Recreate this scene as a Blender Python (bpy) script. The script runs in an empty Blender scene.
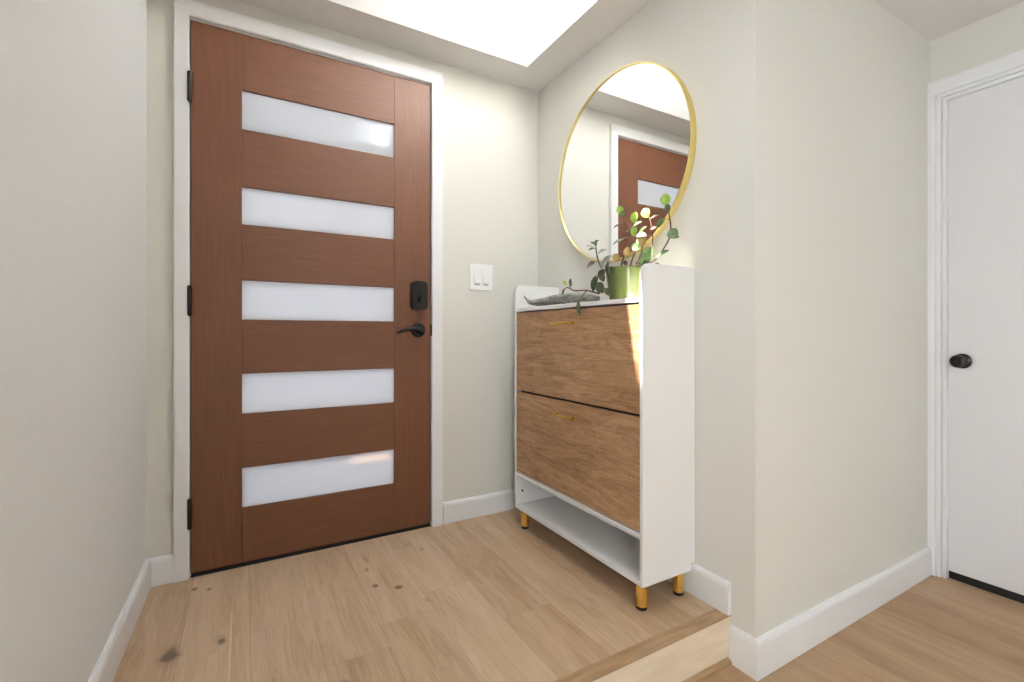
import bpy, bmesh, math, random
from mathutils import Vector, Matrix
random.seed(7)
S = bpy.context.scene
C = S.collection
PI = math.pi

# ---------------------------------------------------------------- camera
F_PX, YAW, HY, CAM_H = 467.4, 0.5204, 333.4, 0.8901
cd = bpy.data.cameras.new('camera'); cam = bpy.data.objects.new('camera', cd); C.objects.link(cam)
cam.location = (0, 0, CAM_H); cam.rotation_euler = (PI/2, 0, -YAW)
cd.sensor_width = 36; cd.lens = F_PX*36/1024
cd.shift_y = -(341-HY)/1024; cd.shift_x = 0; cd.clip_start = 0.02
S.camera = cam

# ---------------------------------------------------------------- light and exposure
S.view_settings.view_transform = 'Standard'; S.view_settings.look = 'None'
S.view_settings.gamma = 1; S.view_settings.use_curve_mapping = False
S.view_settings.exposure = 0.14
w = bpy.data.worlds.new('sky'); S.world = w; w.use_nodes = True
bg = w.node_tree.nodes['Background']; bg.inputs[0].default_value = (.88, .945, 1.0, 1); bg.inputs[1].default_value = 14.5

sd = bpy.data.lights.new('sun', 'SUN'); sd.energy = 125; sd.angle = math.radians(.6); sd.color = (1, .93, .82)
so = bpy.data.objects.new('sun', sd); C.objects.link(so)
SUN = Vector((.135, -.187, -1.0)).normalized()
so.rotation_euler = SUN.to_track_quat('-Z', 'Y').to_euler(); so.location = (0, 3, 5)

def area(name, loc, direction, sx, sy, energy, col, portal=False):
    l = bpy.data.lights.new(name, 'AREA'); l.shape = 'RECTANGLE'; l.size = sx; l.size_y = sy; l.energy = energy; l.color = col
    if portal: l.cycles.is_portal = True
    o = bpy.data.objects.new(name, l); C.objects.link(o); o.location = loc
    o.rotation_euler = Vector(direction).to_track_quat('-Z', 'Y').to_euler(); return o
area('skylight_daylight', (.98, 1.19, 2.81), (0, 0, -1), .37, .58, 1, (1, 1, 1), True)
# unseen side daylight behind the camera, added to fill the mirror wall strip
area('added_side_fill', (-.42, -1.30, 1.15), (1, 0, 0), 1.0, 1.4, 3.2, (.88, .95, 1))

# ---------------------------------------------------------------- materials
def mat(name, col, rough=.5, metal=0, spec=.5):
    m = bpy.data.materials.new(name); m.use_nodes = True
    b = m.node_tree.nodes['Principled BSDF']
    b.inputs['Base Color'].default_value = (*col, 1); b.inputs['Roughness'].default_value = rough
    b.inputs['Metallic'].default_value = metal; b.inputs['Specular IOR Level'].default_value = spec
    return m
def nt(m): return m.node_tree, m.node_tree.nodes, m.node_tree.links, m.node_tree.nodes['Principled BSDF']
def bump(m, scale, strength, dist=.002, detail=3, vec_scale=(1, 1, 1)):
    t, n, l, b = nt(m)
    tc = n.new('ShaderNodeTexCoord'); mp = n.new('ShaderNodeMapping'); mp.inputs['Scale'].default_value = vec_scale
    ns = n.new('ShaderNodeTexNoise'); ns.inputs['Scale'].default_value = scale; ns.inputs['Detail'].default_value = detail
    bp = n.new('ShaderNodeBump'); bp.inputs['Strength'].default_value = strength; bp.inputs['Distance'].default_value = dist
    l.new(tc.outputs['Object'], mp.inputs[0]); l.new(mp.outputs[0], ns.inputs[0]); l.new(ns.outputs[0], bp.inputs['Height']); l.new(bp.outputs[0], b.inputs['Normal'])
    return m
def noise_color(m, c1, c2, scale, vec_scale, lo=.35, hi=.65, detail=6, distort=0, rough_too=False):
    t, n, l, b = nt(m)
    tc = n.new('ShaderNodeTexCoord'); mp = n.new('ShaderNodeMapping'); mp.inputs['Scale'].default_value = vec_scale
    ns = n.new('ShaderNodeTexNoise'); ns.inputs['Scale'].default_value = scale; ns.inputs['Detail'].default_value = detail; ns.inputs['Distortion'].default_value = distort
    cr = n.new('ShaderNodeValToRGB'); cr.color_ramp.elements[0].position = lo; cr.color_ramp.elements[1].position = hi
    cr.color_ramp.elements[0].color = (*c1, 1); cr.color_ramp.elements[1].color = (*c2, 1)
    l.new(tc.outputs['Object'], mp.inputs[0]); l.new(mp.outputs[0], ns.inputs[0]); l.new(ns.outputs[0], cr.inputs[0]); l.new(cr.outputs[0], b.inputs['Base Color'])
    return cr
M = {}
M['wall'] = bump(mat('wall_paint', (.715, .697, .64), .75, spec=.25), 28, .25, .004, 4)
M['wall_lightened'] = bump(mat('lightened_wall_paint', (.78, .785, .775), .75, spec=.25), 22, .35, .005, 4)  # paler than the other walls, in place of light the left wall lacks
M['ceiling'] = bump(mat('ceiling_paint', (.80, .79, .77), .85, spec=.2), 60, .1)
M['shaft'] = mat('shaft_paint', (.93, .93, .93), .8, spec=.1)
M['trim'] = mat('trim_paint', (.82, .82, .82), .35)
M['white'] = bump(mat('white_laminate', (.82, .81, .79), .45), 300, .12, .0006, 2, (1, 1, .12))
M['black'] = mat('black_metal', (.006, .006, .008), .32, 0, .35)
M['bronze'] = mat('dark_bronze', (.02, .016, .013), .3, .5)
M['gap'] = mat('rubber_and_gap_shade', (.01, .009, .008), .8)  # rubber parts, and shade painted into open gaps
M['gold'] = mat('brushed_gold', (.86, .58, .16), .27, 1)
M['goldframe'] = mat('mirror_gold', (.84, .70, .28), .3, 1)
M['mirror'] = mat('mirror_glass', (.93, .94, .94), .0, 1)
M['plastic'] = mat('white_plastic', (.86, .86, .85), .3)
M['plasticshade'] = mat('switch_gap', (.25, .25, .24), .6)
M['pot'] = mat('green_glaze', (.14, .22, .05), .12)
noise_color(M['pot'], (.06, .085, .018), (.105, .13, .040), 6, (1, 1, .5))
M['soil'] = mat('potting_soil', (.03, .02, .012), .9)
M['stem'] = mat('plant_stem', (.13, .05, .035), .5)
def leafmat(name, c1, c2):
    m = mat(name, c1, .35); noise_color(m, c1, c2, 60, (1, 1, 1), .4, .62)
    t, n, l, b = nt(m); b.inputs['Subsurface Weight'].default_value = 0
    return m
M['leaf_bright'] = leafmat('leaf_bright', (.26, .42, .05), (.42, .55, .12))
M['leaf_green'] = leafmat('leaf_green', (.07, .13, .045), (.14, .22, .09))
M['leaf_dark'] = leafmat('leaf_dark', (.035, .05, .022), (.07, .085, .035))
M['leaf_grey'] = leafmat('leaf_grey', (.24, .29, .23), (.42, .46, .40))
M['leaf_brown'] = leafmat('leaf_brown', (.35, .22, .06), (.45, .33, .12))
M['leaf_purple'] = leafmat('leaf_purple', (.10, .06, .055), (.17, .12, .10))
M['drift'] = mat('weathered_grey_wood', (.3, .3, .27), .8)
noise_color(M['drift'], (.17, .175, .155), (.37, .37, .33), 80, (1, .45, 1), .36, .64)
M['frame_alu'] = mat('skylight_frame', (.75, .75, .74), .4)

# frosted door glass: daylight from outside glows through it, gloss reflects the room
def frosted():
    m = bpy.data.materials.new('frosted_glass'); m.use_nodes = True
    t = m.node_tree; n = t.nodes; l = t.links; n.clear()
    out = n.new('ShaderNodeOutputMaterial'); tr = n.new('ShaderNodeBsdfTranslucent'); tr.inputs[0].default_value = (.74, .73, .76, 1)
    df = n.new('ShaderNodeBsdfDiffuse'); df.inputs[0].default_value = (.50, .51, .50, 1)
    mx = n.new('ShaderNodeMixShader'); mx.inputs[0].default_value = .38
    gl = n.new('ShaderNodeBsdfGlossy'); gl.inputs['Roughness'].default_value = .015
    fr = n.new('ShaderNodeFresnel'); fr.inputs[0].default_value = 1.62
    m2 = n.new('ShaderNodeMixShader')
    l.new(df.outputs[0], mx.inputs[1]); l.new(tr.outputs[0], mx.inputs[2]); l.new(fr.outputs[0], m2.inputs[0])
    l.new(mx.outputs[0], m2.inputs[1]); l.new(gl.outputs[0], m2.inputs[2]); l.new(m2.outputs[0], out.inputs[0])
    return m
M['frost'] = frosted()

# stained door timber, grain along one axis
def doorwood(name, axis):
    m = mat(name, (.3, .12, .06), .5, spec=.6)
    vs = {'x': (1.2, 20, 26), 'z': (26, 20, 1.2)}[axis]
    noise_color(m, (.132, .045, .0175), (.168, .061, .025), 5, vs, .3, .7, 8)
    t, n, l, b = nt(m)
    tc = n.new('ShaderNodeTexCoord'); mp = n.new('ShaderNodeMapping'); mp.inputs['Scale'].default_value = vs
    ns = n.new('ShaderNodeTexNoise'); ns.inputs['Scale'].default_value = 14; ns.inputs['Detail'].default_value = 5
    bp = n.new('ShaderNodeBump'); bp.inputs['Strength'].default_value = .2; bp.inputs['Distance'].default_value = .001
    l.new(tc.outputs['Object'], mp.inputs[0]); l.new(mp.outputs[0], ns.inputs[0]); l.new(ns.outputs[0], bp.inputs['Height']); l.new(bp.outputs[0], b.inputs['Normal'])
    return m
M['door_rail'] = doorwood('door_wood_rail', 'x'); M['door_stile'] = doorwood('door_wood_stile', 'z')

# oak laminate of the cabinet flaps, grain along y
def flapwood(name, seed):
    m = mat(name, (.4, .25, .14), .5, spec=.3)
    t, n, l, b = nt(m)
    tc = n.new('ShaderNodeTexCoord')
    mp = n.new('ShaderNodeMapping'); mp.inputs['Scale'].default_value = (1, 1.3, 7.5); mp.inputs['Location'].default_value = (seed, seed*2.3, seed*1.7)
    n1 = n.new('ShaderNodeTexNoise'); n1.inputs['Scale'].default_value = 2.6; n1.inputs['Detail'].default_value = 5; n1.inputs['Distortion'].default_value = 1.1
    mp2 = n.new('ShaderNodeMapping'); mp2.inputs['Scale'].default_value = (4, 5, 160)
    n2 = n.new('ShaderNodeTexNoise'); n2.inputs['Scale'].default_value = 2.2; n2.inputs['Detail'].default_value = 4
    mp3 = n.new('ShaderNodeMapping'); mp3.inputs['Scale'].default_value = (4, 160, 12)
    n3 = n.new('ShaderNodeTexNoise'); n3.inputs['Scale'].default_value = 2.0
    for a, c in ((mp, n1), (mp2, n2), (mp3, n3)): l.new(tc.outputs['Object'], a.inputs[0]); l.new(a.outputs[0], c.inputs[0])
    wv = n.new('ShaderNodeMath'); wv.operation = 'MULTIPLY'; wv.inputs[1].default_value = 46; l.new(n1.outputs[0], wv.inputs[0])
    sn = n.new('ShaderNodeMath'); sn.operation = 'SINE'; l.new(wv.outputs[0], sn.inputs[0])
    a1 = n.new('ShaderNodeMath'); a1.operation = 'MULTIPLY_ADD'; a1.inputs[1].default_value = .10; a1.inputs[2].default_value = 0; l.new(sn.outputs[0], a1.inputs[0])
    a2 = n.new('ShaderNodeMath'); a2.operation = 'MULTIPLY_ADD'; a2.inputs[1].default_value = .9; l.new(n2.outputs[0], a2.inputs[0]); l.new(a1.outputs[0], a2.inputs[2])
    a3 = n.new('ShaderNodeMath'); a3.operation = 'MULTIPLY_ADD'; a3.inputs[1].default_value = .35; l.new(n3.outputs[0], a3.inputs[0]); l.new(a2.outputs[0], a3.inputs[2])
    a4 = n.new('ShaderNodeMath'); a4.operation = 'MULTIPLY_ADD'; a4.inputs[1].default_value = .9; l.new(n1.outputs[0], a4.inputs[0]); l.new(a3.outputs[0], a4.inputs[2])
    cr = n.new('ShaderNodeValToRGB'); e = cr.color_ramp.elements
    e[0].position = .78; e[0].color = (.27, .14, .065, 1); e[1].position = 1.36; e[1].color = (.56, .36, .205, 1)
    mid = cr.color_ramp.elements.new(1.0) if False else None
    mr = n.new('ShaderNodeMapRange'); mr.inputs['From Min'].default_value = .72; mr.inputs['From Max'].default_value = 1.42
    e[0].position = 0; e[1].position = 1
    k = cr.color_ramp.elements.new(.5); k.color = (.42, .245, .125, 1)
    l.new(a4.outputs[0], mr.inputs[0]); l.new(mr.outputs[0], cr.inputs[0]); l.new(cr.outputs[0], b.inputs['Base Color'])
    return m
M['flap1'] = flapwood('oak_laminate_upper', 1.3); M['flap2'] = flapwood('oak_laminate_lower', 4.1)

# oak plank floor, boards along y; knots are dark ellipses with their own place
def floormat(name, x0, width, butt_y, butt_len, knots, tint=(1, 1, 1)):
    m = mat(name, (.5, .35, .22), .42, spec=.35)
    t, n, l, b = nt(m)
    def math_(op, a, c=None, d=None):
        q = n.new('ShaderNodeMath'); q.operation = op
        for i, v in enumerate((a, c, d)):
            if v is None: continue
            if isinstance(v, (int, float)): q.inputs[i].default_value = v
            else: l.new(v, q.inputs[i])
        return q.outputs[0]
    tc = n.new('ShaderNodeTexCoord'); sp = n.new('ShaderNodeSeparateXYZ'); l.new(tc.outputs['Object'], sp.inputs[0])
    X, Y = sp.outputs[0], sp.outputs[1]
    u = math_('DIVIDE', math_('SUBTRACT', X, x0), width)
    iu = math_('FLOOR', u); fu = math_('SUBTRACT', u, iu)
    off = math_('MULTIPLY', math_('SUBTRACT', math_('FRACT', math_('MULTIPLY', math_('SINE', math_('MULTIPLY', iu, 12.9898)), 43758.5453)), 0), butt_len)
    v = math_('DIVIDE', math_('ADD', math_('SUBTRACT', Y, butt_y), off), butt_len)
    iv = math_('FLOOR', v); fv = math_('SUBTRACT', v, iv)
    cid = n.new('ShaderNodeCombineXYZ'); l.new(iu, cid.inputs[0]); l.new(iv, cid.inputs[1])
    wn = n.new('ShaderNodeTexWhiteNoise'); l.new(cid.outputs[0], wn.inputs[0])
    # grain
    shift = n.new('ShaderNodeVectorMath'); shift.operation = 'MULTIPLY_ADD'; shift.inputs[1].default_value = (7, 13, 5)
    l.new(wn.outputs['Color'], shift.inputs[0]); l.new(tc.outputs['Object'], shift.inputs[2])
    mp = n.new('ShaderNodeMapping'); mp.inputs['Scale'].default_value = (11, 1.1, 1); l.new(shift.outputs[0], mp.inputs[0])
    n1 = n.new('ShaderNodeTexNoise'); n1.inputs['Scale'].default_value = 1.6; n1.inputs['Detail'].default_value = 7; n1.inputs['Distortion'].default_value = .6; l.new(mp.outputs[0], n1.inputs[0])
    mp2 = n.new('ShaderNodeMapping'); mp2.inputs['Scale'].default_value = (150, 5, 1); l.new(shift.outputs[0], mp2.inputs[0])
    n2 = n.new('ShaderNodeTexNoise'); n2.inputs['Scale'].default_value = 1.5; n2.inputs['Detail'].default_value = 4; l.new(mp2.outputs[0], n2.inputs[0])
    rings = math_('SINE', math_('MULTIPLY', n1.outputs[0], 60))
    g = math_('ADD', math_('MULTIPLY', n1.outputs[0], .75), math_('ADD', math_('MULTIPLY', n2.outputs[0], .45), math_('MULTIPLY', rings, .05)))
    g = math_('ADD', g, math_('MULTIPLY', math_('SUBTRACT', wn.outputs['Value'], .5), .30))
    mr = n.new('ShaderNodeMapRange'); mr.inputs['From Min'].default_value = .28; mr.inputs['From Max'].default_value = .92; l.new(g, mr.inputs[0])
    cr = n.new('ShaderNodeValToRGB'); e = cr.color_ramp.elements
    def T(c): return (c[0]*tint[0], c[1]*tint[1], c[2]*tint[2], 1)
    e[0].color = T((.41, .265, .155)); e[1].color = T((.66, .50, .35)); k = e.new(.5); k.color = T((.55, .39, .255))
    l.new(mr.outputs[0], cr.inputs[0]); col = cr.outputs[0]
    # gaps
    def mixc(fac, c_in, c2):
        mx = n.new('ShaderNodeMix'); mx.data_type = 'RGBA'; l.new(fac, mx.inputs[0]); l.new(c_in, mx.inputs[6]); mx.inputs[7].default_value = (*c2, 1); return mx.outputs[2]
    du = math_('MULTIPLY', math_('MINIMUM', fu, math_('SUBTRACT', 1, fu)), width)
    dv = math_('MULTIPLY', math_('MINIMUM', fv, math_('SUBTRACT', 1, fv)), butt_len)
    dmin = math_('MINIMUM', du, dv)
    gap = n.new('ShaderNodeMapRange'); gap.inputs['From Min'].default_value = .0006; gap.inputs['From Max'].default_value = .0016; gap.inputs['To Min'].default_value = .26; gap.inputs['To Max'].default_value = 0; l.new(dmin, gap.inputs[0])
    col = mixc(gap.outputs[0], col, (.16, .09, .05))
    nk = n.new('ShaderNodeTexNoise'); nk.inputs['Scale'].default_value = 30; nk.inputs['Detail'].default_value = 3; l.new(tc.outputs['Object'], nk.inputs[0])
    for (kx, ky, rx, ry, strength, c) in knots:
        ex = math_('DIVIDE', math_('SUBTRACT', X, kx), rx); ey = math_('DIVIDE', math_('SUBTRACT', Y, ky), ry)
        d = math_('SQRT', math_('ADD', math_('MULTIPLY', ex, ex), math_('MULTIPLY', ey, ey)))
        d = math_('ADD', d, math_('MULTIPLY', math_('SUBTRACT', nk.outputs[0], .5), 1.2))
        r = n.new('ShaderNodeMapRange'); r.interpolation_type = 'SMOOTHSTEP'; r.inputs['From Min'].default_value = .45; r.inputs['From Max'].default_value = 1.1; r.inputs['To Min'].default_value = strength; r.inputs['To Max'].default_value = 0; l.new(d, r.inputs[0])
        col = mixc(r.outputs[0], col, c)
    l.new(col, b.inputs['Base Color'])
    bp = n.new('ShaderNodeBump'); bp.inputs['Strength'].default_value = .15; bp.inputs['Distance'].default_value = .001; l.new(n2.outputs[0], bp.inputs['Height']); l.new(bp.outputs[0], b.inputs['Normal'])
    return m
DK = (.10, .075, .06); BR = (.24, .145, .08); CRM = (.72, .57, .36)
KN = [(-.178, 1.59, .022, .036, .95, DK), (-.178, 1.585, .036, .07, .35, BR), (-.058, 1.59, .012, .018, .85, DK), (-.060, 1.60, .022, .045, .3, BR), (-.150, 1.962, .012, .016, .85, DK), (-.105, 1.935, .009, .010, .7, DK),
      (.635, 1.86, .006, .008, .85, DK), (.415, 1.875, .010, .05, .4, BR), (.40, 1.80, .008, .02, .5, DK), (.47, 1.62, .018, .016, .85, DK), (.40, 1.67, .013, .015, .75, DK),
      (.44, 1.72, .007, .10, .35, BR), (.60, 1.93, .02, .02, .3, BR), (.22, 1.22, .02, .04, .45, DK), (.53, 1.50, .012, .02, .3, BR), (-.034, 1.55, .0035, .30, .8, CRM)]
M['floor'] = floormat('oak_plank_floor', .36, .1725, 1.433, 1.83, KN)
M['floor_low'] = floormat('oak_plank_floor_lower', 1.33, .19, .3, 1.83, [], (.84, .77, .69))
M['nosing'] = mat('oak_nosing', (.42, .27, .14), .4); noise_color(M['nosing'], (.33, .20, .10), (.47, .31, .17), 4, (2, 14, 30), .35, .65)
M['riser'] = mat('pale_oak_riser', (.62, .50, .36), .45); noise_color(M['riser'], (.72, .61, .46), (.80, .70, .55), 3, (2, 8, 14), .35, .65)

# ---------------------------------------------------------------- mesh helpers
def box(bm, x0, x1, y0, y1, z0, z1, bev=0, seg=2, mi=0):
    r = bmesh.ops.create_cube(bm, size=1)
    vs = r['verts']
    for v in vs:
        v.co = Vector(((x0+x1)/2+v.co.x*(x1-x0), (y0+y1)/2+v.co.y*(y1-y0), (z0+z1)/2+v.co.z*(z1-z0)))
    fs = set(f for v in vs for f in v.link_faces)
    for f in fs: f.material_index = mi
    if bev:
        es = list(set(e for v in vs for e in v.link_edges))
        rr = bmesh.ops.bevel(bm, geom=es, offset=bev, segments=seg, affect='EDGES', profile=.5)
        for f in rr['faces']: f.material_index = mi
    return bm
def prism(bm, pts, axis, a, b_, mi=0):
    """extrude 2-D outline pts along axis from a to b_; axis x: pts=(y,z); y: (x,z); z: (x,y)"""
    def P(p, t): return {'x': (t, p[0], p[1]), 'y': (p[0], t, p[1]), 'z': (p[0], p[1], t)}[axis]
    A = [bm.verts.new(P(p, a)) for p in pts]; B = [bm.verts.new(P(p, b_)) for p in pts]
    fs = [bm.faces.new(A), bm.faces.new(B[::-1])]
    k = len(pts)
    for i in range(k): fs.append(bm.faces.new((A[i], B[i], B[(i+1) % k], A[(i+1) % k])))
    for f in fs: f.material_index = mi
    bmesh.ops.recalc_face_normals(bm, faces=fs)
    return bm
def lathe(bm, prof, origin, axis='z', n=40, caps=True):
    """prof = [(r, t)...] around axis"""
    rings = []
    ox, oy, oz = origin
    for r, t in prof:
        ring = []
        for i in range(n):
            a = 2*PI*i/n; c, s = r*math.cos(a), r*math.sin(a)
            co = {'z': (ox+c, oy+s, oz+t), 'y': (ox+c, oy+t, oz+s), 'x': (ox+t, oy+c, oz+s)}[axis]
            ring.append(bm.verts.new(co))
        rings.append(ring)
    fs = []
    for A, B in zip(rings, rings[1:]):
        for i in range(n): fs.append(bm.faces.new((A[i], A[(i+1) % n], B[(i+1) % n], B[i])))
    if caps:
        fs.append(bm.faces.new(rings[0][::-1])); fs.append(bm.faces.new(rings[-1]))
    bmesh.ops.recalc_face_normals(bm, faces=fs)
    return bm
def catmull(pts, sub=6):
    P = [Vector(p) for p in pts]; P = [P[0]*2-P[1]] + P + [P[-1]*2-P[-2]]; out = []
    for i in range(1, len(P)-2):
        for k in range(sub):
            t = k/sub; a, b, c, d = P[i-1], P[i], P[i+1], P[i+2]
            out.append(.5*((2*b)+(c-a)*t+(2*a-5*b+4*c-d)*t*t+(3*b-a-3*c+d)*t**3))
    out.append(P[-2]); return out
def tube(bm, pts, rad, n=8, sub=5, flat=1.0):
    """rad: number or list per control point"""
    path = catmull(pts, sub)
    if isinstance(rad, (int, float)): rad = [rad]*len(pts)
    R = []
    for i in range(len(path)):
        t = i/(len(path)-1)*(len(pts)-1); k = min(int(t), len(pts)-2); R.append(rad[k]+(rad[k+1]-rad[k])*(t-k))
    rings = []
    up = Vector((0, 0, 1))
    for i, p in enumerate(path):
        d = (path[min(i+1, len(path)-1)]-path[max(i-1, 0)]).normalized()
        a = d.cross(up)
        if a.length < .05: a = d.cross(Vector((1, 0, 0)))
        a.normalize(); b_ = a.cross(d)
        rings.append([bm.verts.new(p+a*(R[i]*math.cos(2*PI*j/n))+b_*(R[i]*flat*math.sin(2*PI*j/n))) for j in range(n)])
    fs = []
    for A, B in zip(rings, rings[1:]):
        for j in range(n): fs.append(bm.faces.new((A[j], A[(j+1) % n], B[(j+1) % n], B[j])))
    fs.append(bm.faces.new(rings[0][::-1])); fs.append(bm.faces.new(rings[-1]))
    bmesh.ops.recalc_face_normals(bm, faces=fs)
    return bm
def obj(name, bm, mats, parent=None, smooth=False, label=None):
    me = bpy.data.meshes.new(name); bm.to_mesh(me); bm.free()
    if not isinstance(mats, (list, tuple)): mats = [mats]
    for m in mats: me.materials.append(m)
    o = bpy.data.objects.new(name, me); C.objects.link(o)
    if smooth:
        for p in me.polygons: p.use_smooth = True
        try: me.set_sharp_from_angle(angle=math.radians(38))
        except Exception: pass
    if parent:
        o.parent = parent
        o.matrix_parent_inverse = Matrix.Translation(-parent.location) if parent.type == 'EMPTY' else Matrix()
    if label: o['label'] = label
    return o
def struct(name, bm, mats, label, cat, smooth=False):
    o = obj(name, bm, mats, None, smooth); o['kind'] = 'structure'; o['label'] = label; o['category'] = cat; return o
def tag(o, label, cat, group=None):
    o['label'] = label; o['category'] = cat
    if group: o['group'] = group
    return o
def thing(name, loc, label, cat, group=None):
    o = bpy.data.objects.new(name, None); C.objects.link(o); o.location = loc; o.empty_display_size = .05
    return tag(o, label, cat, group)
B = bmesh.new

# ---------------------------------------------------------------- room dimensions
YD = 2.062            # door wall face
X2 = 1.337            # mirror wall face
Y3 = .857             # hall wall face (side of the block)
X4 = 2.576            # wall of the white door
ZC = 2.154            # ceiling
ZL = -.145            # lower floor
YN = .938             # edge of the step
YB = -2.62            # back wall
def xl(y): return -.297-(2.062-y)*.0171     # left wall face
DX0, DX1, DH = -.169, .746, 2.032           # front door leaf

# floors
bm = B(); box(bm, -.6, X2+.1, YN+.045, YD+.02, -.14, 0)
struct('floor', bm, M['floor'], 'raised entry floor of pale knotty oak planks in front of the brown door', 'floor')
bm = B(); box(bm, -.6, X4+.2, YB-.1, YN+.03, ZL-.12, ZL)
struct('floor_hall', bm, M['floor_low'], 'lower oak plank floor of the hall beside the white door', 'floor')
# step: nosing board and riser
bm = B()
prism(bm, [(YN+.0005, -.0045), (YN, -.003), (YN+.001, .0002), (YN+.004, .001), (YN+.0455, .001), (YN+.0455, -.0045)], 'x', -.5, X2-.001)
struct('trim_1', bm, M['nosing'], 'darker oak nosing board along the top edge of the entry step', 'stair nosing')
bm = B(); box(bm, -.5, X2-.001, YN+.0012, YN+.03, ZL, -.0045)
struct('trim_2', bm, M['riser'], 'pale oak riser face of the single entry step', 'stair riser')
bm = B(); prism(bm, [(YN+.005, ZL), (YN-.013, ZL), (YN-.012, ZL+.010), (YN-.006, ZL+.015), (YN+.005, ZL+.017)], 'x', -.5, X2-.014)
struct('trim_3', bm, M['nosing'], 'small oak shoe moulding at the foot of the step riser', 'moulding')

# walls
bm = B()
box(bm, -.6, DX0-.003, YD, YD+.13, ZL, ZC+.1)
box(bm, DX1+.003, X2+.12, YD, YD+.13, ZL, ZC+.1)
box(bm, DX0-.003, DX1+.003, YD, YD+.13, DH+.004, ZC+.1)
struct('wall_front', bm, M['wall'], 'off-white plaster wall holding the brown front door', 'wall')
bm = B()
WY0, WY1, WZ0, WZ1 = -1.8, -.8, .45, 1.85  # unseen window opening, added for the side fill light
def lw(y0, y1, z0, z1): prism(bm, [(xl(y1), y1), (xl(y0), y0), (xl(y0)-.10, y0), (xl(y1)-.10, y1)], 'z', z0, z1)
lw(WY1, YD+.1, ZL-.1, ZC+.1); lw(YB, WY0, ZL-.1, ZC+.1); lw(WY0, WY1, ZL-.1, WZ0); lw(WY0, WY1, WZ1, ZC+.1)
struct('wall_left', bm, M['wall_lightened'], 'plain wall at the left edge, left of the front door, paint lightened for missing light', 'wall')
bm = B(); prism(bm, [(X2, YD+.1), (X2, Y3), (X2+.12, Y3+.12), (X2+.12, YD+.1)], 'z', ZL-.1, ZC+.1)
struct('wall_right', bm, M['wall'], 'off-white wall carrying the round mirror behind the shoe cabinet', 'wall')
bm = B(); prism(bm, [(X2, Y3), (X4+.12, Y3), (X4+.12, Y3+.12), (X2+.12, Y3+.12)], 'z', ZL-.1, ZC+.1)
struct('wall_hall', bm, M['wall'], 'beige wall between the outer corner and the white door', 'wall')
HD0, HD1, HDT = .035, .797, 1.872    # white door leaf in y and top z
bm = B()
box(bm, X4, X4+.12, HD1+.012, Y3+.05, ZL-.1, ZC+.1)
box(bm, X4, X4+.12, YB, HD0-.012, ZL-.1, ZC+.1)
box(bm, X4, X4+.12, HD0-.012, HD1+.012, HDT+.012, ZC+.1)
struct('wall_end', bm, M['wall'], 'beige wall around the white door at the right edge', 'wall')
bm = B(); box(bm, -.6, X4+.2, YB-.12, YB, ZL-.1, ZC+.1)
struct('wall_back', bm, M['wall'], 'plain wall behind the viewer', 'wall')
bm = B()
for (a, b_, c, d) in ((WY0, WY1, WZ0, WZ0+.05), (WY0, WY1, WZ1-.05, WZ1), (WY0, WY0+.05, WZ0, WZ1), (WY1-.05, WY1, WZ0, WZ1)):
    box(bm, -.395, -.37, a, b_, c, d)
struct('window_1', bm, M['trim'], 'added, unseen white window frame around the fill light in the left wall', 'window')

# ceiling with the skylight shaft
HX0, HX1, HY0, HY1 = -.05, 1.164, 1.289, 1.886     # hole in the ceiling
TZ = 2.75                                         # roof opening
TX0, TX1, TY0, TY1 = .818, 1.164, .90, 1.481
QX0, QX1, QY0, QY1 = .595, .86, .945, 1.275          # second, small skylight just behind the first
g_ = .0003
bm = B()
box(bm, -.7, X4+.2, HY1+g_, YD+.1, ZC, ZC+.012)
RX0, RX1, RY0, RY1 = .40, .76, .50, .80           # unseen roof opening, added to brighten the left and mirror walls
box(bm, -.7, X4+.2, RY1+g_, QY0-g_, ZC, ZC+.012)
box(bm, -.7, X4+.2, YB-.1, RY0-g_, ZC, ZC+.012)
box(bm, -.7, RX0-g_, RY0-g_, RY1+g_, ZC, ZC+.012)
box(bm, RX1+g_, X4+.2, RY0-g_, RY1+g_, ZC, ZC+.012)
box(bm, -.7, QX0-g_, QY0-g_, HY0-g_, ZC, ZC+.012)
box(bm, QX1+g_, X4+.2, QY0-g_, HY0-g_, ZC, ZC+.012)
box(bm, QX0-g_, QX1+g_, QY1+g_, HY0-g_, ZC, ZC+.012)
box(bm, -.7, HX0-g_, HY0-g_, HY1+g_, ZC, ZC+.012)
box(bm, HX1+g_, X4+.2, HY0-g_, HY1+g_, ZC, ZC+.012)
struct('ceiling', bm, M['ceiling'], 'white ceiling around the skylight opening', 'ceiling')
def shaft(bm, lo, hi, z0, z1, grow):
    cx = sum(p[0] for p in lo)/4; cy = sum(p[1] for p in lo)/4
    def off(p, q): return (p[0]+math.copysign(.05, q[0]-cx), p[1]+math.copysign(.05, q[1]-cy))
    z0 += .0005
    A = [bm.verts.new((*p, z0)) for p in lo]; T = [bm.verts.new((*p, z1)) for p in hi]
    A2 = [bm.verts.new((*off(p, p), z0+.13)) for p in lo]; T2 = [bm.verts.new((*off(p, q), z1)) for p, q in zip(hi, lo)]
    for i in range(4):
        j = (i+1) % 4
        bm.faces.new((A[i], A[j], T[j], T[i])); bm.faces.new((A2[j], A2[i], T2[i], T2[j])); bm.faces.new((T[i], T[j], T2[j], T2[i])); bm.faces.new((A[j], A[i], A2[i], A2[j]))
    bmesh.ops.recalc_face_normals(bm, faces=bm.faces)
bm = B(); shaft(bm, [(HX0, HY0), (HX1, HY0), (HX1, HY1), (HX0, HY1)], [(TX0, TY0), (TX1, TY0), (TX1, TY1), (TX0, TY1)], ZC, TZ, 0)
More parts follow.
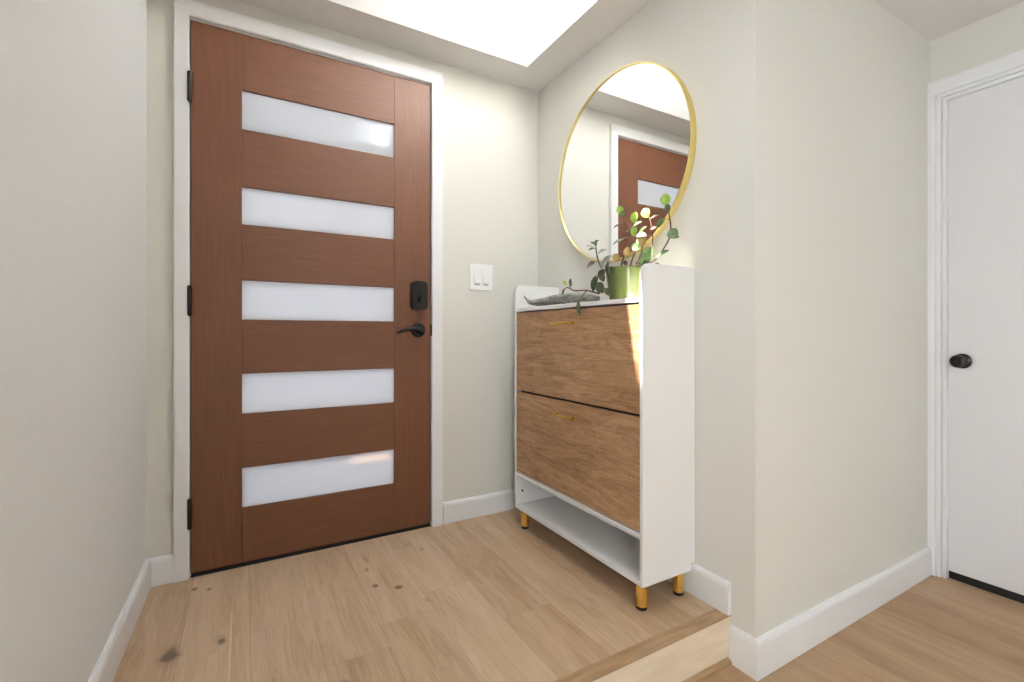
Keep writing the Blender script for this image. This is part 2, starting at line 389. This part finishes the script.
struct('trim_4', bm, M['shaft'], 'white splayed shaft of the skylight above the entry', 'skylight shaft')
bm = B()
for (a, b_, c, d) in ((TX0-.08, TX0, TY0-.08, TY1+.08), (TX1, TX1+.08, TY0-.08, TY1+.08), (TX0, TX1, TY0-.08, TY0), (TX0, TX1, TY1, TY1+.08)):
    box(bm, a, b_, c, d, TZ, TZ+.05, .004)
struct('window_2', bm, M['frame_alu'], 'bright skylight over the entry in front of the brown door', 'skylight')

bm = B()
side = [(QY0, ZC+.0005), (QY1, ZC+.0005), (QY1, 2.39), (QY0-.165, 2.39)]
prism(bm, side, 'x', QX0-.03, QX0); prism(bm, side, 'x', QX1, QX1+.03)
box(bm, QX0-.03, QX1+.03, QY1, QY1+.012, ZC+.0005, 2.39)
box(bm, QX0-.03, QX1+.03, QY0-.19, QY0-.165, 2.36, 2.39)
struct('trim_9', bm, M['shaft'], 'small white roof window box above the step, nearer the viewer', 'skylight shaft')

bm = B(); shaft(bm, [(RX0, RY0), (RX1, RY0), (RX1, RY1), (RX0, RY1)], [(RX0, RY0), (RX1, RY0), (RX1, RY1), (RX0, RY1)], ZC, 2.42, 0)
struct('trim_10', bm, M['shaft'], 'white shaft of an added, unseen roof opening that brightens the walls near the viewer', 'skylight shaft')

# baseboards: profile (offset from wall, z)
def base_prof(z0, h, t=.015): return [(0, z0), (t, z0), (t, z0+h-.016), (t-.002, z0+h-.007), (t-.006, z0+h-.001), (t-.011, z0+h), (0, z0+h)]
BH, BT = .098, .015
bm = B()
prism(bm, [(YD-a, z) for a, z in base_prof(.001, BH)], 'x', DX1+.060, X2-.0)
prism(bm, [(YD-a, z) for a, z in base_prof(.001, BH)], 'x', xl(YD)-.01, DX0-.049)
struct('baseboard_front', bm, M['trim'], 'white baseboard along the front door wall', 'baseboard')
def runprof(bm, p0, p1, z0, h, nrm, ext0=0, ext1=0):
    d = (Vector(p1)-Vector(p0)).normalized(); n_ = Vector(nrm).normalized()
    pr = base_prof(z0, h)
    # mitre: ends follow extension proportional to offset
    A = [bm.verts.new((*(Vector(p0)+n_*a-d*(a*ext0)), z)) for a, z in pr]; Z = [bm.verts.new((*(Vector(p1)+n_*a+d*(a*ext1)), z)) for a, z in pr]
    fs = [bm.faces.new(A), bm.faces.new(Z[::-1])]
    for i in range(len(pr)):
        j = (i+1) % len(pr); fs.append(bm.faces.new((A[i], Z[i], Z[j], A[j])))
    bmesh.ops.recalc_face_normals(bm, faces=fs)
bm = B(); runprof(bm, (xl(YD), YD), (xl(YN), YN), .001, BH, (1, -.0171)); runprof(bm, (xl(YN), YN), (xl(YB), YB), ZL+.001, .11, (1, -.0171))
struct('baseboard_left', bm, M['trim'], 'white baseboard along the left wall', 'baseboard')
bm = B(); runprof(bm, (X2, YD), (X2, YN), .001, BH+.004, (-1, 0))
struct('baseboard_right', bm, M['trim'], 'white baseboard on the mirror wall behind the shoe cabinet', 'baseboard')
bm = B(); runprof(bm, (X2, YN-.001), (X2, Y3), ZL+.001, .116, (-1, 0), 0, 1); runprof(bm, (X2, Y3), (X4-.021, Y3), ZL+.001, .116, (0, -1), 1, 0)
struct('baseboard_hall', bm, M['trim'], 'white baseboard wrapping the outer wall corner of the lower hall', 'baseboard')
bm = B(); runprof(bm, (X4, HD0-.09), (X4, YB), ZL+.001, .116, (-1, 0))
struct('baseboard_end', bm, M['trim'], 'white baseboard on the wall beyond the white door', 'baseboard')

# ---------------------------------------------------------------- front door
bm = B()
CW, CT = .046, .021
yc = YD-CT
g0, g1, zt_ = DX0-.003, DX1+.003, DH+.007
prism(bm, [(g0-CW, 0), (g0, 0), (g0, zt_), (g1, zt_), (g1, 0), (g1+.052, 0), (g1+.052, zt_+.058), (g0-CW, zt_+.058)], 'y', yc, YD+.001)
bmesh.ops.bevel(bm, geom=[e for e in bm.edges if all(abs(v.co.y-yc) < 1e-5 for v in e.verts)], offset=.003, segments=2, affect='EDGES')
for (a, c) in ((g0-.02, g0), (g1, g1+.02)): box(bm, a, c, YD-.002, YD+.10, 0, zt_)
box(bm, g0-.02, g1+.02, YD-.002, YD+.10, DH+.003, zt_+.02)
box(bm, DX0-.003, DX1+.003, YD+.06, YD+.10, DH-.012, DH+.01)   # head stop
struct('trim_5', bm, M['trim'], 'white casing around the brown front door', 'door casing')
door = B()
yf, yb = YD-.004, YD+.040
panes = [(1.671, 1.820), (1.448, 1.598-.0) , (0, 0)]
PZ = [(.224, .376), (.583, .736), (.943, 1.093), (1.307, 1.449), (1.670, 1.818)]
GX0, GX1 = -.007, .578
b_ = .0015
box(door, DX0, GX0, yf, yb, .015, DH, b_, 2, 1); box(door, GX1, DX1, yf, yb, .015, DH, b_, 2, 1)
zs = [.015]+[z for p in PZ for z in p]+[DH]
for i in range(0, len(zs), 2): box(door, GX0, GX1, yf, yb, zs[i], zs[i+1], b_, 2, 0)
door1 = struct('door_1', door, [M['door_rail'], M['door_stile']], 'reddish brown wooden front door with five horizontal frosted glass panes', 'door')
for i, (z0, z1) in enumerate(PZ):
    bm = B(); box(bm, GX0, GX1, yf+.008, yf+.016, z0, z1)
    obj('glass_pane', bm, M['frost'], door1)
for zc in (.238, 1.008, 1.781):
    bm = B(); lathe(bm, [(.0072, -.050), (.0072, .050)], (DX0-.002, YD-.0225, zc), 'z', 16)
    for k in (-.051, -.0165, .0165, .049): lathe(bm, [(.0078, k), (.0078, k+.002)], (DX0-.002, YD-.0225, zc), 'z', 16)
    lathe(bm, [(.003, -.056), (.006, -.053), (.006, -.050)], (DX0-.002, YD-.0225, zc), 'z', 12)
    lathe(bm, [(.006, .050), (.006, .053), (.003, .056)], (DX0-.002, YD-.0225, zc), 'z', 12)
    box(bm, DX0-.001, DX0+.0035, YD-.0225, yf+.001, zc-.05, zc+.05)
    obj('hinge', bm, M['bronze'], door1, True, 'dark bronze hinge')
# deadbolt keypad body with thumb turn
def rrect(w_, h_, r, n=6):
    P = []
    for cx, cy, a0 in ((w_/2-r, h_/2-r, 0), (-w_/2+r, h_/2-r, 90), (-w_/2+r, -h_/2+r, 180), (w_/2-r, -h_/2+r, 270)):
        for k in range(n+1):
            a = math.radians(a0+90*k/n); P.append((cx+r*math.cos(a), cy+r*math.sin(a)))
    return P
LX = .687
bm = B()
prism(bm, [(LX+p[0], 1.062+p[1]) for p in rrect(.072, .128, .018)], 'y', yf, yf-.026)
prism(bm, [(LX+p[0], 1.062+p[1]) for p in rrect(.066, .122, .016)], 'y', yf-.026, yf-.031)
db = obj('deadbolt', bm, M['black'], door1, True, 'black rounded electronic deadbolt')
bm = B(); lathe(bm, [(.013, 0), (.012, -.006)], (LX, yf-.031, 1.045), 'y', 24)
d = Matrix.Rotation(math.radians(20), 4, 'Y')
bb = B(); box(bb, -.005, .005, -.018, 0, -.019, .019, .002); bb.transform(Matrix.Translation((LX, yf-.036, 1.045)) @ d)
tmp = bpy.data.meshes.new('t'); bb.to_mesh(tmp); bm.from_mesh(tmp); bb.free()
obj('thumb_turn', bm, M['black'], db, True)
bm = B()
lathe(bm, [(.031, 0), (.033, -.003), (.031, -.008), (.027, -.011), (.013, -.013), (.011, -.045), (.0125, -.052), (.010, -.056)], (LX, yf, .905), 'y', 36)
lv = obj('handle_rose', bm, M['black'], door1, True)
bm = B(); tube(bm, [(LX, yf-.049, .905), (LX-.03, yf-.050, .909), (LX-.06, yf-.048, .908), (LX-.09, yf-.044, .900), (LX-.108, yf-.040, .890)], [.009, .0085, .0075, .0068, .0045], 12)
obj('lever', bm, M['black'], lv, True, 'curved black lever')
bm = B(); prism(bm, [(YD-.010+p[0], .905+p[1]) for p in [(.012, -.028), (.0, -.028), (-.006, -.02), (-.007, 0), (-.006, .02), (0, .028), (.012, .028)]], 'x', DX1+.001, DX1+.008)
obj('strike_plate', bm, M['bronze'], door1)
bm = B(); box(bm, DX0, DX1, yf-.002, yb, .0005, .008, .002); box(bm, DX0, DX1, yf+.006, yb-.005, .008, .0155)
struct('trim_6', bm, M['gap'], 'dark threshold strip under the brown front door', 'threshold')

# unseen porch slab and overhang, added to grade the tones of the frosted panes
M['porch_tint'] = mat('added_paving_tint', (.42, .47, .58), .8)  # bluish so the panes pick up a cool tint from below
bm = B(); box(bm, -1.6, 2.4, YD+.13, YD+2.6, -.2, -.05)
struct('floor_porch_added', bm, M['porch_tint'], 'added, unseen porch paving that tints the frosted panes', 'porch')
bm = B(); box(bm, -1.6, 2.4, YD+.13, YD+1.1, 1.95, 2.05)
struct('ceiling_porch_added', bm, M['ceiling'], 'added, unseen porch roof that dims the upper frosted panes', 'porch')

# ---------------------------------------------------------------- white hall door
bm = B()
def casing_y(bm, y0, y1, z0, z1):
    box(bm, X4-.020, X4+.001, y0, y1, z0, z1, .004)
zt = HDT+.003
pr = [(0, .05), (0, -.006), (.011, -.006), (.0115, -.001), (.0150, -.001), (.0155, -.012), (.027, -.013), (.0285, -.009), (.0310, -.009), (.033, -.019), (.043, -.022), (.082, -.020), (.092, -.016), (.092, .001)]
rows = []
for (o_, d_) in pr:
    rows.append([bm.verts.new((X4+d_, y, z)) for (y, z) in ((HD1+.003+o_, ZL), (HD1+.003+o_, zt+o_), (HD0-.003-o_, zt+o_), (HD0-.003-o_, ZL))])
for i in range(len(rows)-1):
    for k in range(3): bm.faces.new((rows[i][k], rows[i][k+1], rows[i+1][k+1], rows[i+1][k]))
bmesh.ops.recalc_face_normals(bm, faces=bm.faces)
struct('trim_7', bm, M['trim'], 'white stepped casing around the white door at right', 'door casing')
M['whitedoor'] = bump(mat('white_door_paint', (.76, .75, .76), .4), 12, .12, .003, 3)
bm = B(); box(bm, X4+.006, X4+.045, HD0, HD1, ZL+.034, HDT, .002)
door2 = struct('door_2', bm, M['whitedoor'], 'plain white flush door with dark knob at the right edge', 'door')
KY, KZ = .752, .776
bm = B()
lathe(bm, [(.030, 0), (.031, -.004), (.026, -.008), (.011, -.011), (.010, -.030), (.017, -.034), (.0245, -.041), (.0265, -.050), (.0235, -.058), (.016, -.061), (.015, -.059), (.006, -.059), (.005, -.061), (.0005, -.061)], (X4+.006, KY, KZ), 'x', 40)
obj('door_knob', bm, M['bronze'], door2, True, 'dark bronze round knob')
bm = B(); box(bm, X4+.012, X4+.04, HD0, HD1, ZL+.001, ZL+.035)  # dark strip fills the gap, its shade put into the colour
struct('trim_8', bm, M['gap'], 'dark strip standing in for the shade in the gap under the white door', 'threshold')

# ---------------------------------------------------------------- light switch
sw = thing('light_switch', (1.006, YD, 1.165), 'white double rocker light switch plate on the wall right of the brown door', 'light switch')
bm = B(); prism(bm, [(1.006+p[0], 1.165+p[1]) for p in rrect(.126, .126, .006)], 'y', YD-.0005, YD-.006)
obj('wall_plate', bm, M['plastic'], sw, True)
for k in (-1, 1):
    cx_ = 1.006+k*.0235
    bm = B(); prism(bm, [(YD-.006, 1.165-.034), (YD-.010, 1.165-.034), (YD-.0125, 1.165-.026), (YD-.008, 1.165+.034), (YD-.006, 1.165+.034)], 'x', cx_-.0165, cx_+.0165)
    r = obj('rocker', bm, M['plastic'], sw)
    bm = B(); box(bm, cx_-.012, cx_+.012, YD-.0095, YD-.0062, 1.165-.039, 1.165-.0345)
    obj('dimmer_slot', bm, M['plasticshade'], r)

# ---------------------------------------------------------------- round mirror
MY, MZ, MR = 1.452, 1.571, .385
mr_ = thing('round_mirror', (X2, MY, MZ-MR), 'large round mirror with thin gold rim on the wall above the shoe cabinet', 'mirror')
bm = B(); lathe(bm, [(MR-.006, -.002), (MR, -.002), (MR, -.027), (MR-.0015, -.029), (MR-.004, -.029), (MR-.0055, -.027), (MR-.006, -.020), (MR-.006, -.002)], (X2, MY, MZ), 'x', 160, False)
obj('gold_frame', bm, M['goldframe'], mr_, True)
bm = B(); lathe(bm, [(MR-.007, -.004), (MR-.007, -.0225)], (X2, MY, MZ), 'x', 160)
obj('mirror_glass', bm, M['mirror'], mr_)

# ---------------------------------------------------------------- shoe cabinet
CX0, CX1, CY0, CY1, CZ0, CZT = 1.090, 1.3355, 1.074, 1.878, .085, 1.114
PT = .013
cab = thing('shoe_cabinet', (1.2, 1.476, 0), 'tall narrow white shoe cabinet with two wood-grain flap doors on gold legs', 'shoe cabinet')
def panel_outline(x0, x1, z0, z1, rf, rb, n=10):
    P = [(x0, z0), (x1-.018, z0), (x1-.018, z0+.024), (x1, z0+.024)]
    for k in range(n+1):
        a = math.radians(90*k/n); P.append((x1-rb+rb*math.cos(a), z1-rb+rb*math.sin(a)))
    for k in range(n+1):
        a = math.radians(90+90*k/n); P.append((x0+rf+rf*math.cos(a), z1-rf+rf*math.sin(a)))
    return P
for (a, b2) in ((CY0, CY0+PT), (CY1-PT, CY1)):
    bm = B(); prism(bm, panel_outline(CX0, CX1, CZ0+.0, CZT, .032, .008), 'y', a, b2)
    bmesh.ops.bevel(bm, geom=[e for e in bm.edges if abs(e.verts[0].co.y-e.verts[1].co.y) < 1e-6], offset=.0012, segments=2, affect='EDGES')
    sp_ = obj('side_panel', bm, M['white'], cab)
    if a > 1.5:
        bm = B(); lathe(bm, [(.005, 0), (.005, -.0008)], (CX0+.035, a, .158), 'y', 16)
        obj('screw_hole', bm, M['gap'], sp_, False, 'small dark screw hole')
ya, yb2 = CY0+PT, CY1-PT
def cbox(name, x0, x1, z0, z1, m=None, bev=.001):
    bm = B(); box(bm, x0, x1, ya, yb2, z0, z1, bev); return obj(name, bm, m or M['white'], cab)
cbox('top_board', CX0+.001, CX1, .990, 1.006)
cbox('back_panel', CX1-.027, CX1-.020, CZ0+.014, .990)
cbox('bottom_board', CX0+.001, CX1-.019, CZ0, CZ0+.016)
cbox('divider_board', CX0+.001, CX1-.021, .236, .252)
cbox('flap_gap_shade', CX0+.03, CX1-.021, .612, .626, M['gap'])  # dark board behind the flap joint, stands in for shade
for (z0, z1, m_, hz) in ((.6315, .9835, M['flap1'], .930), (.2575, .6225, M['flap2'], .5675)):
    bm = B(); box(bm, CX0+.002, CX0+.018, ya+.002, yb2-.002, z0, z1, .0012)
    fl = obj('flap_door', bm, m_, cab, False, 'wood-grain flap door')
    bm = B()
    hc, hl = 1.478, .064
    for s in (-1, 1):
        lathe(bm, [(.0042, -.024), (.0042, .0), (.0065, .0015), (.0065, .002)], (CX0+.001, hc+s*(hl-.012), hz), 'x', 14)
    tube(bm, [(CX0-.024, hc-hl-.008, hz), (CX0-.024, hc-.03, hz), (CX0-.024, hc+.03, hz), (CX0-.024, hc+hl+.008, hz)], .0062, 14)
    obj('bar_handle', bm, M['gold'], fl, True, 'slim gold bar handle')
for x in (CX0+.026, CX1-.048):
    for y in (CY0+.030, CY1-.052):
        bm = B(); lathe(bm, [(.0185, .012), (.0185, CZ0)], (x, y, 0), 'z', 32)
        lg = obj('leg', bm, M['gold'], cab, True, 'brushed gold round leg')
        bm = B(); lathe(bm, [(.0165, .0005), (.0175, .002), (.0175, .012)], (x, y, 0), 'z', 32)
        obj('foot_pad', bm, M['gap'], lg, True, 'black foot pad')

# ---------------------------------------------------------------- driftwood on the cabinet
bm = B()
tube(bm, [(1.130, 1.862, 1.066), (1.128, 1.835, 1.047), (1.125, 1.79, 1.031), (1.122, 1.72, 1.027), (1.122, 1.62, 1.030), (1.124, 1.54, 1.032), (1.128, 1.46, 1.031), (1.13, 1.40, 1.027), (1.14, 1.345, 1.020)],
     [.002, .005, .0125, .018, .022, .024, .023, .019, .011], 14, 6, .85)
o = obj('driftwood_branch', bm, M['drift'], None, True)
tag(o, 'grey mottled driftwood piece tapering to a curled tip along the cabinet top', 'driftwood')
md = o.modifiers.new('rough', 'DISPLACE'); tx = bpy.data.textures.new('bark', 'CLOUDS'); tx.noise_scale = .02; md.texture = tx; md.strength = .006; md.mid_level = .5

# ---------------------------------------------------------------- potted plant
PX, PY, PZ0 = 1.185, 1.247, 1.006
plant = thing('potted_plant', (PX, PY, PZ0), 'leafy trailing plant in a glossy green pot on top of the shoe cabinet', 'potted plant')
bm = B(); lathe(bm, [(.055, .0005), (.058, .002), (.061, .02), (.070, .085), (.073, .112), (.0735, .114), (.072, .116), (.0685, .1155), (.067, .10), (.067, .095)], (PX, PY, PZ0), 'z', 56, False)
for f in [bm.faces.new([v for v in bm.verts if abs(v.co.z-PZ0-.0005) < 1e-5])]: pass
pot = obj('pot', bm, M['pot'], plant, True, 'glossy olive green glazed pot')
bm = B(); lathe(bm, [(.067, .096), (.05, .099), (.02, .101), (.001, .101)], (PX, PY, PZ0), 'z', 40)
obj('soil', bm, M['soil'], plant, True)
STEMS = [
 [(1.17, 1.235, 1.10), (1.16, 1.244, 1.131), (1.16, 1.220, 1.183), (1.16, 1.205, 1.237), (1.16, 1.228, 1.289), (1.16, 1.238, 1.312)],
 [(1.19, 1.235, 1.10), (1.19, 1.228, 1.138), (1.19, 1.199, 1.195), (1.19, 1.203, 1.231), (1.19, 1.200, 1.268), (1.19, 1.207, 1.29)],
 [(1.18, 1.21, 1.10), (1.17, 1.176, 1.128), (1.17, 1.156, 1.172), (1.17, 1.155, 1.206), (1.172, 1.152, 1.238)],
 [(1.20, 1.22, 1.10), (1.20, 1.178, 1.140), (1.20, 1.143, 1.165), (1.20, 1.137, 1.22), (1.20, 1.144, 1.267), (1.20, 1.155, 1.295)],
 [(1.20, 1.20, 1.10), (1.205, 1.16, 1.125), (1.21, 1.124, 1.147), (1.21, 1.076, 1.198), (1.21, 1.068, 1.237), (1.21, 1.074, 1.279), (1.21, 1.080, 1.318)],
 [(1.15, 1.25, 1.10), (1.13, 1.262, 1.126), (1.13, 1.307, 1.12), (1.13, 1.336, 1.164), (1.13, 1.347, 1.209), (1.13, 1.343, 1.219)],
 [(1.125, 1.268, 1.122), (1.112, 1.31, 1.105), (1.108, 1.315, 1.05), (1.106, 1.300, 1.033), (1.100, 1.36, 1.049), (1.098, 1.423, 1.053), (1.097, 1.458, 1.062), (1.097, 1.463, 1.078)],
 [(1.100, 1.36, 1.049), (1.092, 1.372, 1.036), (1.080, 1.376, 1.010)],
 [(1.097, 1.455, 1.062), (1.096, 1.48, 1.070), (1.096, 1.497, 1.062)],
]
for i, s in enumerate(STEMS):
    bm = B(); tube(bm, s, [.0028]*(len(s)-2)+[.0022, .0013], 7, 5); obj('stem', bm, M['stem'], plant, True)
def leaf(p, L, Wd, direction, face, m, cup=.15, base=None):
    """p = centre, direction = long axis, face = rough normal"""
    bm = B(); p = Vector(p); d_ = Vector(direction).normalized(); nrm = Vector(face); nrm = (nrm-d_*nrm.dot(d_)).normalized(); s_ = d_.cross(nrm)
    NU, NV = 10, 6
    top, bot = [], []
    for i in range(NU+1):
        t = i/NU; wd = math.sin(PI*min(1, t*1.0))**.62*(1-.18*t)*Wd/2 if 0 < t < 1 else .0005
        rt, rb = [], []
        for j in range(NV+1):
            q = (j/NV-.5)*2
            bend = -cup*L*((t-.5)**2*1.6)+cup*Wd*.6*q*q*math.sin(PI*t)
            c_ = p+d_*((t-.5)*L)+s_*(q*wd)+nrm*bend
            rt.append(bm.verts.new(c_+nrm*.0006)); rb.append(bm.verts.new(c_-nrm*.0006))
        top.append(rt); bot.append(rb)
    for i in range(NU):
        for j in range(NV):
            bm.faces.new((top[i][j], top[i+1][j], top[i+1][j+1], top[i][j+1])); bm.faces.new((bot[i][j], bot[i][j+1], bot[i+1][j+1], bot[i+1][j]))
        bm.faces.new((top[i][0], bot[i][0], bot[i+1][0], top[i+1][0])); bm.faces.new((top[i][NV], top[i+1][NV], bot[i+1][NV], bot[i][NV]))
    if base is not None:
        tube(bm, [tuple(p-d_*(L*.47)), tuple((p-d_*(L*.47)+Vector(base))/2), base], .0012, 5, 2)
    return obj('leaf', bm, M[m], plant, True)
V = (-.86, -.5, .1)       # roughly towards the room
U = (-.75, -.4, .5)
LV = [
 # stem A
 ((1.155, 1.246, 1.328), .034, .030, (-.1, .5, 1), V, 'leaf_bright', (1.16, 1.238, 1.312)), ((1.153, 1.231, 1.309), .026, .022, (-.2, -.4, 1), V, 'leaf_green', (1.16, 1.238, 1.305)),
 ((1.15, 1.256, 1.216), .052, .016, (-.1, .95, -.25), (-.8, -.2, .6), 'leaf_grey', (1.16, 1.21, 1.225)), ((1.16, 1.272, 1.276), .03, .010, (-.1, 1, -.3), U, 'leaf_purple', (1.16, 1.225, 1.283)),
 ((1.15, 1.205, 1.172), .036, .028, (-.1, -.3, 1), V, 'leaf_brown', (1.16, 1.225, 1.165)), ((1.15, 1.262, 1.162), .036, .030, (-.1, .7, .6), V, 'leaf_brown', (1.16, 1.235, 1.145)),
 # stem B
 ((1.185, 1.206, 1.297), .038, .030, (0, -.3, 1), V, 'leaf_bright', (1.19, 1.207, 1.278)), ((1.175, 1.192, 1.266), .060, .018, (-.1, -.95, .25), (-.8, -.35, .55), 'leaf_green', (1.19, 1.202, 1.255)),
 ((1.175, 1.196, 1.244), .036, .026, (-.1, -.5, .8), V, 'leaf_bright', (1.19, 1.202, 1.23)), ((1.18, 1.176, 1.205), .034, .026, (-.1, -.2, -1), V, 'leaf_grey', (1.19, 1.20, 1.215)),
 ((1.185, 1.232, 1.255), .034, .014, (0, .95, .1), (-.8, -.35, .55), 'leaf_green', (1.19, 1.203, 1.25)),
 # stem C
 ((1.165, 1.150, 1.205), .040, .034, (0, -.4, -1), V, 'leaf_brown', (1.17, 1.155, 1.22)), ((1.158, 1.148, 1.221), .046, .024, (-.1, -1, -.1), (-.8, -.35, .55), 'leaf_grey', (1.17, 1.153, 1.228)),
 ((1.165, 1.150, 1.240), .040, .018, (0, -.9, .45), (-.8, -.35, .55), 'leaf_dark', (1.172, 1.152, 1.236)), ((1.16, 1.178, 1.186), .036, .030, (0, .6, .5), V, 'leaf_green', (1.17, 1.156, 1.172)),
 # stem D
 ((1.195, 1.163, 1.304), .038, .034, (0, .4, 1), V, 'leaf_bright', (1.20, 1.155, 1.29)), ((1.195, 1.121, 1.284), .034, .014, (0, -1, .1), (-.8, -.35, .55), 'leaf_purple', (1.20, 1.148, 1.272)),
 ((1.195, 1.128, 1.245), .030, .012, (0, -1, .1), (-.8, -.35, .55), 'leaf_purple', (1.20, 1.14, 1.24)), ((1.19, 1.166, 1.168), .030, .014, (0, 1, -.2), U, 'leaf_dark', (1.20, 1.148, 1.162)),
 # stem E
 ((1.205, 1.085, 1.332), .042, .038, (0, .1, 1), V, 'leaf_bright', (1.21, 1.08, 1.31)), ((1.205, 1.076, 1.300), .032, .022, (0, -.1, -1), V, 'leaf_dark', (1.21, 1.077, 1.312)),
 ((1.20, 1.050, 1.212), .044, .040, (0, -.6, -.6), V, 'leaf_green', (1.21, 1.070, 1.225)), ((1.205, 1.108, 1.258), .044, .022, (0, .7, -.5), V, 'leaf_green', (1.21, 1.07, 1.262)),
 ((1.20, 1.040, 1.203), .03, .014, (0, -1, -.5), U, 'leaf_green', (1.21, 1.069, 1.21)),
 ((1.18, 1.145, 1.150), .074, .050, (0, -.55, .8), V, 'leaf_green', (1.19, 1.175, 1.12)), ((1.20, 1.098, 1.154), .060, .022, (0, -.95, .3), (-.8, -.35, .55), 'leaf_green', (1.21, 1.13, 1.145)),
 ((1.18, 1.155, 1.125), .050, .034, (0, -.9, -.1), V, 'leaf_dark', (1.19, 1.18, 1.11)), ((1.20, 1.117, 1.121), .020, .014, (0, -1, 0), V, 'leaf_purple', (1.20, 1.15, 1.12)),
 ((1.17, 1.235, 1.140), .022, .018, (0, .5, .8), V, 'leaf_purple', (1.18, 1.225, 1.12)), ((1.19, 1.195, 1.135), .022, .012, (0, .8, .3), U, 'leaf_dark', (1.19, 1.19, 1.115)),
 # stem F
 ((1.125, 1.342, 1.224), .024, .014, (0, -.3, 1), V, 'leaf_green', (1.13, 1.343, 1.215)), ((1.12, 1.355, 1.226), .024, .010, (0, .9, .4), U, 'leaf_green', (1.13, 1.343, 1.219)),
 ((1.12, 1.330, 1.226), .022, .010, (0, -.9, .4), U, 'leaf_green', (1.13, 1.343, 1.219)), ((1.12, 1.366, 1.204), .030, .012, (0, 1, -.1), U, 'leaf_green', (1.13, 1.346, 1.204)),
 ((1.12, 1.383, 1.219), .018, .008, (0, 1, .1), U, 'leaf_grey', (1.13, 1.36, 1.21)), ((1.12, 1.305, 1.187), .052, .020, (0, -1, .15), (-.8, -.3, .55), 'leaf_grey', (1.13, 1.342, 1.180)),
 ((1.12, 1.368, 1.147), .050, .026, (0, 1, -.3), (-.8, -.3, .5), 'leaf_purple', (1.13, 1.335, 1.155)), ((1.11, 1.272, 1.145), .062, .032, (0, -.8, .6), (-.8, -.3, .5), 'leaf_grey', (1.13, 1.31, 1.125)),
 ((1.105, 1.252, 1.120), .050, .034, (0, -.15, -1), (-.8, .3, .2), 'leaf_dark', (1.12, 1.258, 1.135)), ((1.11, 1.296, 1.104), .044, .028, (0, .9, -.2), V, 'leaf_dark', (1.12, 1.28, 1.12)),
 ((1.105, 1.283, 1.090), .036, .026, (0, -.5, -1), V, 'leaf_dark', (1.115, 1.295, 1.105)), ((1.10, 1.322, 1.070), .058, .026, (0, .25, -1), V, 'leaf_dark', (1.11, 1.312, 1.10)),
 ((1.10, 1.288, 1.054), .050, .036, (0, -.6, -.8), V, 'leaf_dark', (1.108, 1.312, 1.075)),
 ((1.10, 1.250, 1.036), .034, .022, (0, -.5, -.8), V, 'leaf_dark', (1.106, 1.30, 1.04)),
 # trailing end
 ((1.092, 1.452, 1.086), .034, .014, (0, .1, 1), V, 'leaf_purple', (1.097, 1.463, 1.072)), ((1.09, 1.488, 1.090), .026, .016, (0, .7, .7), V, 'leaf_bright', (1.097, 1.463, 1.076)),
 ((1.092, 1.499, 1.054), .026, .010, (0, .35, -1), V, 'leaf_purple', (1.096, 1.495, 1.064)), ((1.072, 1.374, .984), .056, .026, (0, -.2, -1), (-1, 0, .1), 'leaf_dark', (1.080, 1.376, 1.008)),
]
for a in LV: leaf(a[0], a[1], a[2], a[3], a[4], a[5], .18, a[6])
